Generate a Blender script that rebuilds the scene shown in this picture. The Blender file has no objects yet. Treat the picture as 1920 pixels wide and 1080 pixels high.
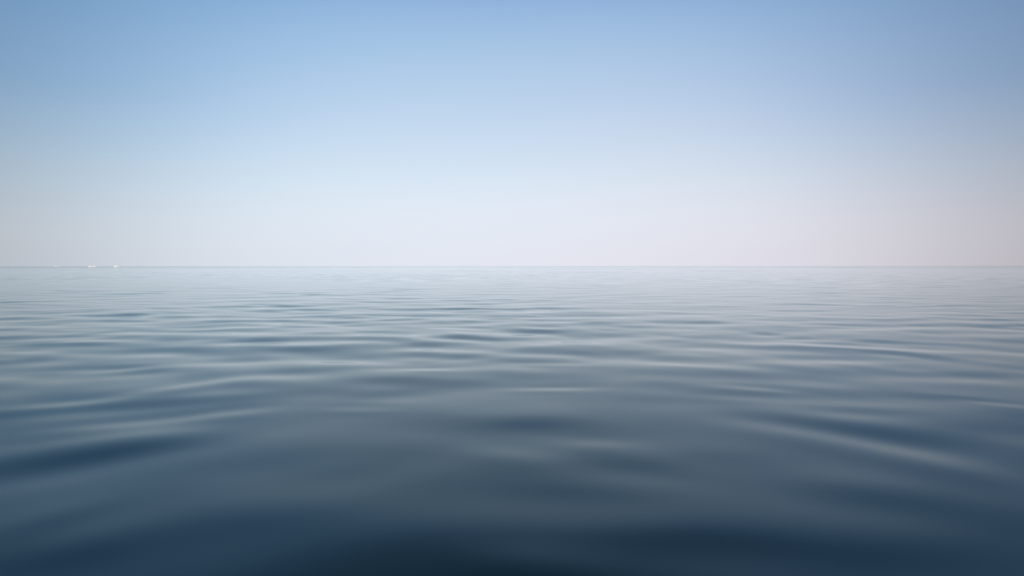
import bpy, bmesh, math
import numpy as np
from mathutils import Vector

scene = bpy.context.scene
R = math.radians

# ------------------------------------------------------------------ camera
W, H = 1920.0, 1080.0            # the photograph's frame, in which positions below were read
FPX = 970.0                     # focal length in its pixels
CAM_H = 1.0
HORIZON = 499.0
PITCH = math.atan((H / 2 - HORIZON) / FPX)
cam_data = bpy.data.cameras.new('camera')
cam = bpy.data.objects.new('camera', cam_data)
scene.collection.objects.link(cam)
scene.camera = cam
cam.location = (0, 0, CAM_H)
ROLL = R(0.045)
cam.rotation_euler = (math.pi / 2 - PITCH, ROLL, 0)
cam_data.sensor_width = 36.0
cam_data.lens = 36.0 * FPX / W
cam_data.clip_start = 0.05
cam_data.clip_end = 200000.0
# the photograph was focused far away: the nearest water is slightly soft
cam_data.dof.use_dof = True
cam_data.dof.focus_distance = 60.0
cam_data.dof.aperture_fstop = 1.4

# ------------------------------------------------------------------ sky
SUN_EL, SUN_ROT = R(42), R(177)
world = bpy.data.worlds.new('World')
scene.world = world
world.use_nodes = True
nt = world.node_tree
N, L = nt.nodes, nt.links
bg = N['Background']
bg.inputs['Strength'].default_value = 0.1
sky = N.new('ShaderNodeTexSky')
sky.sky_type = 'NISHITA'
sky.sun_disc = False
sky.sun_elevation = SUN_EL
sky.sun_rotation = SUN_ROT
sky.air_density = 1.0
sky.dust_density = 2.0
sky.ozone_density = 1.0
geo = N.new('ShaderNodeTexCoord')
sep = N.new('ShaderNodeSeparateXYZ')
L.new(geo.outputs['Generated'], sep.inputs[0])
mz = N.new('ShaderNodeMath'); mz.operation = 'SMOOTH_MAX'
L.new(sep.outputs['Z'], mz.inputs[0]); mz.inputs[1].default_value = math.sin(R(9)); mz.inputs[2].default_value = 0.16
cmb = N.new('ShaderNodeCombineXYZ')
L.new(sep.outputs['X'], cmb.inputs[0]); L.new(sep.outputs['Y'], cmb.inputs[1]); L.new(mz.outputs[0], cmb.inputs[2])
L.new(cmb.outputs[0], sky.inputs[0])


def lin(c):
    return [((v / 255 + 0.055) / 1.055) ** 2.4 if v > 10 else v / 255 / 12.92 for v in c]


# hazy summer air: milky white low down, soft blue above, darkened overhead for the water's sake (colour by elevation in degrees)
def elev(py):
    return math.degrees(math.atan((HORIZON - py) / FPX))


TARGET = [(0, (227, 229, 238))] + [(elev(py), c) for py, c in (
    (470, (228, 232, 241)), (400, (227, 235, 244)), (350, (218, 231, 243)), (300, (208, 225, 241)), (200, (188, 211, 235)),
    (100, (169, 199, 228)), (4, (149, 182, 220)))] + [
    (29.5, (124, 158, 200)), (32, (92, 122, 160)), (36, (62, 87, 116)), (44, (48, 70, 96)), (64, (42, 62, 86)), (90, (40, 60, 84))]  # sky above the view, darkened so that the near water reflects less
# what the sky texture itself gives ahead of the camera at those elevations
NISH = [(0, (0.329, 0.468, 0.602)), (2, (0.329, 0.467, 0.602)), (4, (0.326, 0.464, 0.6)), (6, (0.318, 0.456, 0.597)),
        (8, (0.305, 0.441, 0.59)), (10, (0.285, 0.418, 0.576)), (12, (0.261, 0.389, 0.554)), (14, (0.236, 0.357, 0.525)),
        (16, (0.212, 0.324, 0.492)), (18, (0.191, 0.295, 0.459)), (20, (0.173, 0.269, 0.427)), (22, (0.158, 0.246, 0.399)),
        (24, (0.145, 0.227, 0.373)), (26, (0.134, 0.21, 0.349)), (28, (0.124, 0.195, 0.329)), (31, (0.112, 0.177, 0.301)),
        (34, (0.102, 0.162, 0.278)), (38, (0.092, 0.146, 0.254)), (43, (0.083, 0.131, 0.231)), (50, (0.076, 0.119, 0.211)),
        (60, (0.074, 0.114, 0.201)), (75, (0.086, 0.126, 0.218)), (89, (0.119, 0.163, 0.265))]
asin = N.new('ShaderNodeMath'); asin.operation = 'ARCSINE'
L.new(sep.outputs['Z'], asin.inputs[0])
div = N.new('ShaderNodeMath'); div.operation = 'DIVIDE'; div.use_clamp = True
L.new(asin.outputs[0], div.inputs[0]); div.inputs[1].default_value = math.pi / 2
ramp = N.new('ShaderNodeValToRGB')
ramp.color_ramp.interpolation = 'LINEAR'
els = [0, 1.5, 3, 4.5, 6, 7.5, 9, 10.5, 12, 13.5, 15, 16.5, 18, 19.5, 21, 22.5, 24, 25.5, 27, 28.5, 30, 32, 34, 36, 38,
       41, 45, 50, 57, 66, 78, 90]
cr = ramp.color_ramp
while len(cr.elements) < len(els):
    cr.elements.new(0.5)
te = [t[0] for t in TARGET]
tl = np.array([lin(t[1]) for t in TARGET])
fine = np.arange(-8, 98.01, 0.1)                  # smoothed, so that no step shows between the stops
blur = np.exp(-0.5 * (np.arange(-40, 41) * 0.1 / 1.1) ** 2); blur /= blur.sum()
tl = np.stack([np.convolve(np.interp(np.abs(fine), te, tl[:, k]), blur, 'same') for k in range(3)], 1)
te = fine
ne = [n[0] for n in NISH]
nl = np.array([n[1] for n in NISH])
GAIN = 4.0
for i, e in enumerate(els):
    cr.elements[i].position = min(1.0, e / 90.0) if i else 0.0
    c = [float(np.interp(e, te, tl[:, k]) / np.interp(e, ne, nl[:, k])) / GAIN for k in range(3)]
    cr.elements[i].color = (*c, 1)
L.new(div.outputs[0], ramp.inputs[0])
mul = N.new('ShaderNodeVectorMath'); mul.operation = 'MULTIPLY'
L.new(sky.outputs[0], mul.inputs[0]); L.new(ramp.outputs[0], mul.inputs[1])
# lens falloff put into the sky colour: bright ahead, dimmed towards the sides
dot = N.new('ShaderNodeVectorMath'); dot.operation = 'DOT_PRODUCT'
L.new(geo.outputs['Generated'], dot.inputs[0])
g = Vector((0, math.cos(R(2)), math.sin(R(2))))
dot.inputs[1].default_value = g
acos = N.new('ShaderNodeMath'); acos.operation = 'ARCCOSINE'
L.new(dot.outputs['Value'], acos.inputs[0])
mr = N.new('ShaderNodeMapRange'); mr.interpolation_type = 'SMOOTHERSTEP'
L.new(acos.outputs[0], mr.inputs[0])
mr.inputs['From Min'].default_value = R(20); mr.inputs['From Max'].default_value = R(66)
mr.inputs['To Min'].default_value = GAIN; mr.inputs['To Max'].default_value = GAIN * 0.56
mul2 = N.new('ShaderNodeVectorMath'); mul2.operation = 'SCALE'
L.new(mul.outputs[0], mul2.inputs[0]); L.new(mr.outputs[0], mul2.inputs['Scale'])
# slightly cyaner to the left, slightly warmer to the right
mrx = N.new('ShaderNodeMapRange'); mrx.data_type = 'FLOAT_VECTOR'
L.new(sep.outputs['X'], mrx.inputs['Vector'] if False else mrx.inputs[6])
mrx.inputs[7].default_value = (-0.6,) * 3; mrx.inputs[8].default_value = (0.6,) * 3
mrx.inputs[9].default_value = (0.965, 1.015, 1.03); mrx.inputs[10].default_value = (1.03, 0.975, 0.985)
mul3 = N.new('ShaderNodeVectorMath'); mul3.operation = 'MULTIPLY'
L.new(mul2.outputs[0], mul3.inputs[0]); L.new(mrx.outputs[1], mul3.inputs[1])
# the dimmed sides are also tinted a deeper blue higher up
off = N.new('ShaderNodeMapRange'); off.interpolation_type = 'SMOOTHSTEP'
L.new(acos.outputs[0], off.inputs[0])
off.inputs['From Min'].default_value = R(15); off.inputs['From Max'].default_value = R(55)
upw = N.new('ShaderNodeMapRange')
L.new(asin.outputs[0], upw.inputs[0])
upw.inputs['From Min'].default_value = R(3); upw.inputs['From Max'].default_value = R(15)
om = N.new('ShaderNodeMath'); om.operation = 'MULTIPLY'
L.new(off.outputs[0], om.inputs[0]); L.new(upw.outputs[0], om.inputs[1])
side_tint = N.new('ShaderNodeMix'); side_tint.data_type = 'RGBA'
L.new(om.outputs[0], side_tint.inputs[0])
side_tint.inputs[6].default_value = (1, 1, 1, 1); side_tint.inputs[7].default_value = (0.60, 0.79, 0.98, 1)
mul4 = N.new('ShaderNodeVectorMath'); mul4.operation = 'MULTIPLY'
L.new(mul3.outputs[0], mul4.inputs[0]); L.new(side_tint.outputs[2], mul4.inputs[1])
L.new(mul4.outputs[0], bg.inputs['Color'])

sun_d = bpy.data.lights.new('sun', 'SUN')
sun_d.energy = 3.6
sun_d.angle = R(0.5)
sun_d.color = (1.0, 0.95, 0.88)
sun = bpy.data.objects.new('sun', sun_d)
scene.collection.objects.link(sun)
sdir = Vector((math.sin(SUN_ROT) * math.cos(SUN_EL), math.cos(SUN_ROT) * math.cos(SUN_EL), math.sin(SUN_EL)))
sun.rotation_euler = sdir.to_track_quat('Z', 'Y').to_euler()
sun.location = sdir * 50

vs = scene.view_settings
vs.view_transform = 'Standard'; vs.look = 'None'; vs.exposure = 0.0; vs.gamma = 1.0
vs.use_curve_mapping = False
scene.cycles.use_denoising = True
scene.cycles.max_bounces = 6
scene.cycles.sample_clamp_indirect = 10


# ------------------------------------------------------------------ helpers
def link(name, mesh, mat=None, parent=None, loc=None):
    o = bpy.data.objects.new(name, mesh)
    scene.collection.objects.link(o)
    if mat: mesh.materials.append(mat)
    if parent: o.parent = parent
    if loc is not None: o.location = loc
    return o


def at(px, py, z=0.0):
    """where the sight line through a pixel of the photograph meets the sea"""
    dep = (py - HORIZON) / FPX
    y = (CAM_H - z) / dep
    return (px - W / 2) / FPX * y, y


# ------------------------------------------------------------------ the sea surface
rng = np.random.default_rng(7)
NC = 150
lam = np.exp(rng.uniform(math.log(0.42), math.log(9.0), NC))
th = np.clip(rng.normal(0, R(27), NC), -R(95), R(95))
kx = (2 * np.pi / lam) * np.sin(th)
ky = -(2 * np.pi / lam) * np.cos(th)
ph = rng.uniform(0, 2 * np.pi, NC)
w = np.exp(-0.5 * ((np.log(lam) - math.log(1.1)) / 0.65) ** 2) + 0.08
w *= rng.uniform(0.6, 1.3, NC)
SLOPE = 0.035
s = w / math.sqrt((w ** 2).sum() / 2) * SLOPE
amp = s * lam / (2 * np.pi)

# mostly single ripples seen close by, from where their crests run in the photograph: both ends, half breadth, slope
# (slope above 0: the face turned to the camera, below 0: the face turned away)
RIPPLES = [
    (-60, 885, 430, 818, 23, .085), (-20, 780, 620, 737, 9, .028), (860, 802, 1130, 800, 15, .045),
    (1400, 782, 1920, 850, 18, .036), (280, 992, 720, 965, 34, .024), (150, 1010, 1750, 1010, 50, .016),
    (-160, 1085, 260, 1035, 48, .045), (1620, 1060, 2060, 1010, 48, .050), (940, 925, 1300, 945, 24, .030),  # first two: tilted faces added to darken the bottom corners
    (1150, 1010, 1720, 1052, 42, .024), (-80, 1035, 220, 955, 32, .040), (1480, 925, 1960, 985, 34, .055),
    (940, 654, 1130, 661, 7, .030), (810, 632, 910, 633, 4, .030), (1350, 688, 1700, 706, 9, .025),
    (230, 641, 430, 631, 5, .030), (-20, 608, 160, 600, 4, .030), (-10, 668, 130, 671, 5, .030),
    (1640, 641, 1820, 648, 3.5, .030), (1680, 662, 1790, 678, 5, .025), (640, 745, 800, 738, 9, .025),
    (1060, 690, 1240, 700, 7, .020), (1080, 868, 1320, 890, 18, .025), (560, 905, 760, 880, 18, .018),
    (-30, 774, 250, 748, 8, -.026), (210, 744, 430, 715, 8, -.034), (390, 714, 640, 706, 8, -.030),
    (60, 812, 330, 790, 10, -.030), (300, 790, 520, 768, 9, -.035), (600, 769, 740, 771, 6, -.030),
    (1350, 790, 1650, 834, 17, -.028), (1580, 828, 1960, 910, 23, -.034), (950, 732, 1120, 732, 4.5, -.045),
    (1350, 728, 1500, 737, 5, -.035), (1230, 684, 1345, 691, 4.5, -.035), (670, 697, 860, 696, 4.5, -.040),
    (950, 683, 1110, 686, 3.5, -.030), (150, 905, 560, 900, 24, -.022), (880, 845, 1080, 868, 16, -.035),
    (1460, 647, 1930, 669, 5, -.030), (0, 700, 300, 690, 5, -.025), (1040, 835, 1200, 838, 10, -.025),
    (620, 905, 900, 860, 22, -.020), (1250, 880, 1420, 890, 18, -.015), (850, 1040, 1150, 1060, 30, -.020),
    (843, 582, 955, 595, 3, .035), (950, 609, 1060, 598, 3, .035), (1050, 598, 1160, 610, 3.5, .040),
    (655, 623, 715, 623, 3, .040), (787, 632, 875, 632, 3.5, .035), (870, 634, 965, 638, 2.5, .025),
    (750, 647, 820, 647, 4, .030), (825, 672, 900, 672, 5, .030), (745, 683, 815, 681, 5, .025),
    (765, 696, 845, 696, 4, -.030), (50, 587, 155, 586, 2.5, .030), (-30, 597, 62, 596, 2.5, .040),
    (30, 608, 130, 606, 2.5, .035), (140, 627, 240, 621, 3, .035), (235, 624, 430, 618, 3, .035),
    (262, 641, 388, 639, 4, .035), (-30, 676, 100, 674, 6, .035), (1515, 571, 1600, 573, 2, .035),
    (1270, 605, 1395, 606, 3, .040), (1390, 600, 1510, 601, 2.5, .035), (1505, 608, 1655, 611, 2.5, .035),
    (1400, 624, 1472, 626, 3.5, .035), (1385, 686, 1515, 692, 6, .025), (1530, 654, 1618, 657, 3, .030),
    (1885, 617, 1960, 620, 2.5, .040), (1440, 636, 1640, 644, 3, -.025), (400, 648, 560, 642, 3.5, -.025),
    (1130, 640, 1280, 642, 4, -.025), (980, 668, 1120, 668, 4, -.020), (400, 682, 640, 678, 5, -.022),
    (150, 700, 300, 688, 5, -.025), (1280, 745, 1450, 752, 6, -.022), (1500, 770, 1740, 778, 9, .025),
    (1700, 745, 1930, 760, 7, .022), (1780, 752, 1960, 772, 5, -.020),
]


ENV = [[(rng.normal(0, .45) / (1 + gk), rng.normal(0, .28) / (1 + gk), rng.uniform(0, 6.28)) for _ in range(4)] for gk in range(3)]


def sea(x, y, dr):
    x = x.astype(np.float32); y = y.astype(np.float32)
    z = np.zeros_like(x)
    # gentle warping keeps the crests from running dead straight
    xw = x + 0.18 * np.sin(0.41 * x + 0.73 * y + 1.0) + 0.6 * np.sin(0.13 * x - 0.19 * y + 2.0)
    yw = y + 0.15 * np.sin(0.57 * x - 0.49 * y + 4.0) + 0.5 * np.sin(0.17 * x + 0.11 * y + 0.5)
    r = np.hypot(x, y)
    near = np.clip((r - 2.5) / 6.0, 0, 1)
    near = NEAR_LEVEL + (1 - NEAR_LEVEL) * near * near * (3 - 2 * near)
    # the ripples come in groups: livelier here, almost flat there
    env = []
    for gk in range(3):
        q = np.zeros_like(x)
        for a_, b_, c_ in ENV[gk]: q += np.sin(a_ * x + b_ * y + c_)
        env.append(np.clip(np.exp(0.3 * q), 0.5, 1.55))
    for i in range(NC):
        f = np.clip((lam[i] / (dr * 3.0) - 0.6) / 0.8, 0, 1)
        if f.max() <= 0: continue
        z += env[i % 3] * (f * amp[i]).astype(np.float32) * np.sin(kx[i] * xw + ky[i] * yw + ph[i])
    z *= near * (1 - 0.72 * np.clip((r - 8.0) / 22.0, 0, 1))
    for (xa, ya, xb, yb, hb, a) in RIPPLES:
        (ax, ay), (bx, by) = at(xa, ya), at(xb, yb)
        cx, cy = (ax + bx) / 2, (ay + by) / 2
        ln_ = math.hypot(bx - ax, by - ay)
        c, sn = (bx - ax) / ln_, (by - ay) / ln_
        lx = ln_ * 0.36
        sy = hb * FPX / ((ya + yb) / 2 - HORIZON) ** 2
        m = (np.abs(x - cx) < 3.6 * (lx + sy)) & (np.abs(y - cy) < 3.6 * (lx + sy))
        if not m.any(): continue
        u = (x[m] - cx) * c + (y[m] - cy) * sn
        v = -(x[m] - cx) * sn + (y[m] - cy) * c
        u2 = u / lx
        z[m] += a * (1.25 if ya < 880 else 1.0) * v * np.exp(-0.5 * (v / sy) ** 2 - 0.5 * u2 * u2)
    return z


NEAR_LEVEL = 0.32
radii = [0.25]
while radii[-1] < 60000:
    r = radii[-1]
    radii.append(r + max(0.035, 0.0048 * r if r < 260 else 0.0048 * 260 + (r - 260) * 0.06))
radii = np.array(radii)
drr = np.gradient(radii)
az = np.concatenate([np.linspace(-R(52), R(52), 1150), np.linspace(R(52), 2 * np.pi - R(52), 130)[1:-1]])
NR, NA = len(radii), len(az)
rr, aa = np.meshgrid(radii, az, indexing='ij')
daz = np.where(np.abs(aa) <= R(52.01), R(104) / 1150, R(256) / 130)
dr2 = np.maximum(np.repeat(drr[:, None], NA, 1), rr * daz)
X = rr * np.sin(aa); Y = rr * np.cos(aa)
Z = sea(X, Y, dr2)
co = np.stack([X, Y, Z], -1).reshape(-1, 3)
idx = np.arange(NR * NA).reshape(NR, NA)
nxt = np.roll(idx, -1, 1)
quads = np.stack([idx[:-1], nxt[:-1], nxt[1:], idx[1:]], -1).reshape(-1, 4)
cap = NR * NA
co = np.vstack([co, [[0, 0, 0]]])
tris = np.stack([np.full(NA, cap), nxt[0], idx[0]], -1)
me = bpy.data.meshes.new('water')
nq, ntr = len(quads), len(tris)
me.vertices.add(len(co)); me.vertices.foreach_set('co', co.astype(np.float32).ravel())
me.loops.add(nq * 4 + ntr * 3)
me.loops.foreach_set('vertex_index', np.concatenate([quads.ravel(), tris.ravel()]).astype(np.int32))
me.polygons.add(nq + ntr)
me.polygons.foreach_set('loop_start', np.concatenate([np.arange(nq) * 4, nq * 4 + np.arange(ntr) * 3]).astype(np.int32))
me.update(calc_edges=True)
me.polygons.foreach_set('use_smooth', np.ones(nq + ntr, dtype=bool))
me.update()
print('water faces', nq, 'rows', NR)

wm = bpy.data.materials.new('sea_water'); wm.use_nodes = True
n, l = wm.node_tree.nodes, wm.node_tree.links
n.remove(n['Principled BSDF'])
fres = n.new('ShaderNodeFresnel'); fres.inputs['IOR'].default_value = 1.62
deep = n.new('ShaderNodeBsdfDiffuse'); deep.inputs['Color'].default_value = (0.002, 0.011, 0.014, 1)   # light back from the depth
mirror = n.new('ShaderNodeBsdfGlossy')
mirror.inputs['Color'].default_value = (0.93, 0.99, 1.0, 1); mirror.inputs['Roughness'].default_value = 0.02
both = n.new('ShaderNodeMixShader')
l.new(fres.outputs[0], both.inputs[0]); l.new(deep.outputs[0], both.inputs[1]); l.new(mirror.outputs[0], both.inputs[2])
l.new(both.outputs[0], n['Material Output'].inputs['Surface'])
ng = n.new('ShaderNodeNewGeometry')


def vmath(op, a, b=None, scale=None):
    m = n.new('ShaderNodeVectorMath'); m.operation = op
    l.new(a, m.inputs[0])
    if b is not None:
        if isinstance(b, tuple): m.inputs[1].default_value = b
        else: l.new(b, m.inputs[1])
    if scale is not None:
        if isinstance(scale, float): m.inputs['Scale'].default_value = scale
        else: l.new(scale, m.inputs['Scale'])
    return m.outputs[0]


def rng_map(v, a, b, c, d):
    m = n.new('ShaderNodeMapRange'); m.interpolation_type = 'SMOOTHSTEP'
    l.new(v, m.inputs[0])
    for k, q in zip(range(1, 5), (a, b, c, d)): m.inputs[k].default_value = q
    return m.outputs[0]


# fine ripples beyond the reach of the modelled waves: the mean slope of the surface there
ln = n.new('ShaderNodeVectorMath'); ln.operation = 'LENGTH'; l.new(ng.outputs['Position'], ln.inputs[0])
dist = ln.outputs['Value']
sxyz = n.new('ShaderNodeSeparateXYZ'); l.new(vmath('NORMALIZE', ng.outputs['Position']), sxyz.inputs[0])


def noise(sx, sy, det, z=0.0):
    mp = n.new('ShaderNodeMapping')
    l.new(ng.outputs['Position'], mp.inputs[0]); mp.inputs['Scale'].default_value = (sx, sy, 1)
    mp.inputs['Location'].default_value = (z, z * 1.7, 0)
    t = n.new('ShaderNodeTexNoise'); t.noise_dimensions = '2D'
    t.inputs['Scale'].default_value = 1.0; t.inputs['Detail'].default_value = det
    l.new(mp.outputs[0], t.inputs['Vector'])
    return t


def mth(op, a, b):
    m = n.new('ShaderNodeMath'); m.operation = op
    for k, q in enumerate((a, b)):
        if isinstance(q, float): m.inputs[k].default_value = q
        else: l.new(q, m.inputs[k])
    return m.outputs[0]


# breaths of wind ruffle some stretches more than others
gust = mth('MULTIPLY', rng_map(noise(.06, .035, 3.0, 5.0).outputs['Fac'], .35, .65, .35, 1.7),
           rng_map(noise(.008, .0035, 3.0, 9.0).outputs['Fac'], .35, .65, .5, 1.5))
# and a ruffled band lies far out to the left, under the boats
band = mth('MULTIPLY', rng_map(dist, 500.0, 1000.0, 0.0, 1.0), rng_map(sxyz.outputs['X'], -.65, -.2, 2.2, 0.0))
ripple = None
for (sx, sy, fa, fb, amount) in ((0.5, 1.0, 14, 55, 0.10), (0.10, 0.22, 70, 300, 0.13)):
    v = vmath('SUBTRACT', noise(sx, sy, 2.0).outputs['Color'], (0.5, 0.5, 0.5))
    v = vmath('MULTIPLY', v, (0.6 * amount, amount, 0.0))
    v = vmath('SCALE', v, None, mth('MULTIPLY', mth('ADD', gust, band), rng_map(dist, fa, fb, 0.0, 1.0)))
    ripple = v if ripple is None else vmath('ADD', ripple, v)
nn = vmath('NORMALIZE', vmath('ADD', ng.outputs['Normal'], ripple))
l.new(nn, fres.inputs['Normal']); l.new(nn, mirror.inputs['Normal'])
water = link('water', me, wm)
water['kind'] = 'structure'


# ------------------------------------------------------------------ boats on the horizon
def mat(name, col, rough=0.4, grain=0.06, scale=3.0, metallic=0.0):
    m = bpy.data.materials.new(name); m.use_nodes = True
    q, k = m.node_tree.nodes, m.node_tree.links
    b = q['Principled BSDF']
    b.inputs['Roughness'].default_value = rough
    b.inputs['Metallic'].default_value = metallic
    t = q.new('ShaderNodeTexNoise'); t.inputs['Scale'].default_value = scale; t.inputs['Detail'].default_value = 4
    tc = q.new('ShaderNodeTexCoord'); k.new(tc.outputs['Object'], t.inputs['Vector'])
    r = q.new('ShaderNodeValToRGB')
    r.color_ramp.elements[0].position = 0.3; r.color_ramp.elements[1].position = 0.7
    r.color_ramp.elements[0].color = (*[c * (1 - grain) for c in col], 1)
    r.color_ramp.elements[1].color = (*[min(0.9, c * (1 + grain)) for c in col], 1)
    k.new(t.outputs['Fac'], r.inputs[0]); k.new(r.outputs[0], b.inputs['Base Color'])
    return m


M_WHITE = mat('white_gelcoat', (0.82, 0.82, 0.80), 0.3)
M_WARM = mat('warm_white_gelcoat', (0.84, 0.80, 0.78), 0.35)
M_GREY = mat('pale_grey_paint', (0.66, 0.65, 0.65), 0.5, 0.1)  # plain grey, duller than the white boats
M_DECK = mat('pale_deck', (0.66, 0.63, 0.58), 0.7)
M_GLASS = mat('tinted_glass', (0.03, 0.04, 0.05), 0.08)
M_STEEL = mat('steel', (0.6, 0.6, 0.6), 0.3, 0.03, 3.0, 1.0)
M_SAIL = mat('canvas', (0.78, 0.76, 0.72), 0.8)
M_BOOT = mat('dark_boot_stripe', (0.04, 0.05, 0.08), 0.5)


def mesh(name, verts, faces, m, parent, smooth=False):
    me_ = bpy.data.meshes.new(name)
    me_.from_pydata(verts, [], faces)
    bm = bmesh.new(); bm.from_mesh(me_); bmesh.ops.recalc_face_normals(bm, faces=bm.faces); bm.to_mesh(me_); bm.free()
    if smooth:
        for f in me_.polygons: f.use_smooth = True
    return link(name, me_, m, parent)


def loft(rings, close=True):
    """faces between rings of equally many points"""
    k = len(rings[0]); v = [p for r_ in rings for p in r_]; f = []
    for i in range(len(rings) - 1):
        for j in range(k if close else k - 1):
            a, b = i * k + j, i * k + (j + 1) % k
            f.append((a, b, b + k, a + k))
    f.append(tuple(range(k))); f.append(tuple(range((len(rings) - 1) * k, len(rings) * k)))
    return v, f


def hull_rings(Lh, B, free, draft, z0=-1.0, z1=1.0, grow=0.0):
    """stations from stern (-x) to bow (+x); z0..z1 picks a band of the side"""
    rings = []
    for t in np.linspace(0, 1, 13):
        x = -Lh / 2 + Lh * t
        hw = B / 2 * (0.9 + 0.1 * min(1, t * 3)) * (1 - max(0, (t - 0.45) / 0.55) ** 2.2 * 0.97) + grow
        top = free * (0.85 + 0.45 * t ** 2)
        rake = 0.09 * Lh * t ** 3
        kz = -draft * (1 - t ** 5)
        if z0 > -1:
            rings.append([(x + rake * .5, -hw * .93, z0), (x + rake * .5, hw * .93, z0), (x + rake * .5, hw * .95, z1), (x + rake * .5, -hw * .95, z1)])
        else:
            rings.append([(x + rake, -hw, top), (x + rake * .5, -hw * .9, 0.0), (x, -hw * .35, kz), (x, hw * .35, kz),
                          (x + rake * .5, hw * .9, 0.0), (x + rake, hw, top)])
    return rings


def block(x0, x1, hw, z0, z1, fwd=0.0, aft=0.0, tumble=0.12):
    """a cabin: raked at the front and the back, narrower at the roof, rounded in plan"""
    def ring(xa, xb, w_, z):
        c = min(0.25 * w_ + 0.1, (xb - xa) * 0.2)
        return [(xa, -w_ + c, z), (xa + c, -w_, z), (xb - c, -w_, z), (xb, -w_ + c, z),
                (xb, w_ - c, z), (xb - c, w_, z), (xa + c, w_, z), (xa, w_ - c, z)]
    zm = z0 + (z1 - z0) * 0.86
    return loft([ring(x0, x1, hw, z0), ring(x0 + aft * .86, x1 - fwd * .86, hw - tumble, zm), ring(x0 + aft + .08, x1 - fwd - .08, hw - tumble - .1, z1)])


def rod(a, b, r_=0.03, k=6):
    a, b = Vector(a), Vector(b)
    d = (b - a).normalized(); u = d.orthogonal().normalized(); w_ = d.cross(u)
    return loft([[tuple(c + (u * math.cos(2 * math.pi * i / k) + w_ * math.sin(2 * math.pi * i / k)) * r_) for i in range(k)] for c in (a, b)])


def join(parts):
    V, F = [], []
    for v, f in parts:
        o_ = len(V); V += v; F += [tuple(i + o_ for i in q) for q in f]
    return V, F


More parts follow.
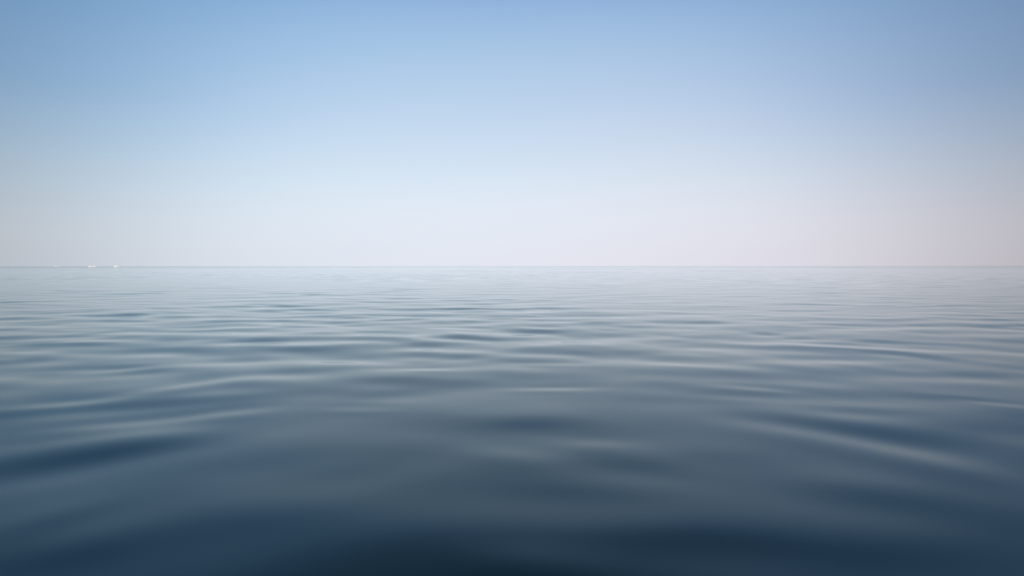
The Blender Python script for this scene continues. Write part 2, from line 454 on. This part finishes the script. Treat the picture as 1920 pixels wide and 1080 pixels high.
def boat(px, D, Lh, B, free, cabins, label, paint, bow=1, flybridge=None, mast=0.0, group=None, yaw=0.0):
    root = bpy.data.objects.new('motor_boat', None)
    scene.collection.objects.link(root)
    x = (px - W / 2) / FPX * D
    root.location = (x, D, 0.0)
    root.rotation_euler = (0, 0, math.atan2(-x, D) + (0 if bow > 0 else math.pi) + R(yaw))
    root['label'] = label; root['category'] = 'boat'
    root['group'] = 'white boats far out on the horizon'
    h = mesh('hull', *loft(hull_rings(Lh, B, free, 0.5)), paint, root, True)
    mesh('boot_stripe', *loft(hull_rings(Lh, B, free, 0.5, 0.06, 0.20, 0.06)), M_BOOT, h)
    deck = []
    for t in np.linspace(0, 1, 9):
        hw = B / 2 * (0.9 + 0.1 * min(1, t * 3)) * (1 - max(0, (t - 0.45) / 0.55) ** 2.2 * 0.97) - 0.08
        hw = max(hw, 0.04)
        xx = -Lh / 2 + Lh * t + 0.09 * Lh * t ** 3; zz = free * (0.85 + 0.45 * t ** 2) + 0.03
        deck.append([(xx, -hw, zz), (xx, hw, zz), (xx, hw, zz + .04), (xx, -hw, zz + .04)])
    mesh('deck', *loft(deck), M_DECK, root)
    for (xa, xb, hw, h0, h1, fwd, aft) in cabins:
        c_ = mesh('cabin', *block(xa, xb, hw, h0, h1, fwd, aft), paint, root)
        zc, hh = h0 + (h1 - h0) * 0.55, (h1 - h0) * 0.16
        n_ = max(2, int((xb - xa - fwd - aft) / 1.3))
        x0_, x1_ = xa + aft * .6 + .35, xb - fwd * .6 - .35
        for side in (-1, 1):
            yy = side * (hw - 0.12 * 0.6 + 0.015)
            for i in range(n_):
                a_ = x0_ + (x1_ - x0_) * i / n_ + .06; b_ = x0_ + (x1_ - x0_) * (i + 1) / n_ - .06
                v = [(a_, yy - .02, zc - hh), (b_, yy - .02, zc - hh), (b_, yy - .02, zc + hh), (a_, yy - .02, zc + hh),
                     (a_, yy + .02, zc - hh), (b_, yy + .02, zc - hh), (b_, yy + .02, zc + hh), (a_, yy + .02, zc + hh)]
                f = [(0, 1, 2, 3), (7, 6, 5, 4), (0, 4, 5, 1), (1, 5, 6, 2), (2, 6, 7, 3), (3, 7, 4, 0)]
                mesh('window', v, f, M_GLASS, c_)
        fx0, fx1 = xb - fwd * .3 + .02, xb - fwd * .75 + .02
        z0_, z1_ = h0 + (h1 - h0) * .35, h0 + (h1 - h0) * .78
        v = [(fx0, -hw * .6, z0_), (fx0, hw * .6, z0_), (fx1, hw * .6, z1_), (fx1, -hw * .6, z1_)]
        v += [(a_ + .05, b_, c__) for a_, b_, c__ in v]
        mesh('windscreen', v, [(3, 2, 1, 0), (4, 5, 6, 7), (0, 1, 5, 4), (1, 2, 6, 5), (2, 3, 7, 6), (3, 0, 4, 7)], M_GLASS, c_)
    if flybridge:
        xa, xb, hw, h0, h1 = flybridge
        fb = mesh('flybridge', *block(xa, xb, hw, h0, h1, .4, .1), paint, root)
        posts = [rod((q, s_, h1), (q, s_, h1 + 1.15)) for q in (xa + .4, xb - .7) for s_ in (-hw + .3, hw - .3)]
        for post in posts: mesh('canopy_post', *post, M_STEEL, fb)
        mesh('canopy', *block(xa + .1, xb - .4, hw - .15, h1 + 1.15, h1 + 1.27, .1, .1, .05), M_SAIL, fb)
    rails = []
    for side in (-1, 1):
        prev = None
        for t in np.linspace(0.5, 1.0, 6):
            hw = B / 2 * (1 - max(0, (t - 0.45) / 0.55) ** 2.2 * 0.97) - 0.06
            xx = -Lh / 2 + Lh * t + 0.09 * Lh * t ** 3; zz = free * (0.85 + 0.45 * t ** 2)
            hw = max(hw, .03)
            top = (xx, side * hw, zz + .6)
            rails.append(rod((xx, side * hw, zz), top, .02))
            if prev: rails.append(rod(prev, top, .02))
            prev = top
    mesh('railing', *join(rails), M_STEEL, root)
    if mast:
        zt = max(c[4] for c in cabins)
        xm = (cabins[0][0] + cabins[0][1]) / 2
        mesh('mast', *rod((xm, 0, zt - .05), (xm, 0, zt + mast), .05), M_STEEL, root)
    return root


boat(111, 2100, 25.0, 5.6, 1.5, [(-9, -1, 2.1, 1.45, 2.7, 1.0, .5)],
     'long low greyish boat, the faintest and leftmost on the horizon', M_GREY, bow=-1, mast=1.5)
boat(171, 1360, 8.6, 2.9, 1.35, [(-2.2, 2.4, 1.2, 1.35, 2.75, 1.1, .3)],
     'small warm white cabin boat, left one of the close pair on the horizon', M_WARM, bow=-1)
boat(178.3, 1330, 8.2, 3.0, 1.45, [(-2.4, 2.2, 1.25, 1.4, 2.9, 1.2, .3)],
     'small bright white cabin boat, right one of the close pair on the horizon', M_WHITE, bow=1,
     flybridge=(-1.9, .6, 1.05, 2.9, 3.45))
boat(220, 1280, 11.0, 3.5, 1.5, [(-2.2, 3.6, 1.5, 1.55, 3.2, 1.5, .4)],
     'tallest bright white motor boat, alone at the right end of the row on the horizon', M_WHITE, bow=-1,
     flybridge=(-1.4, 2.0, 1.3, 3.2, 3.8), mast=1.4)
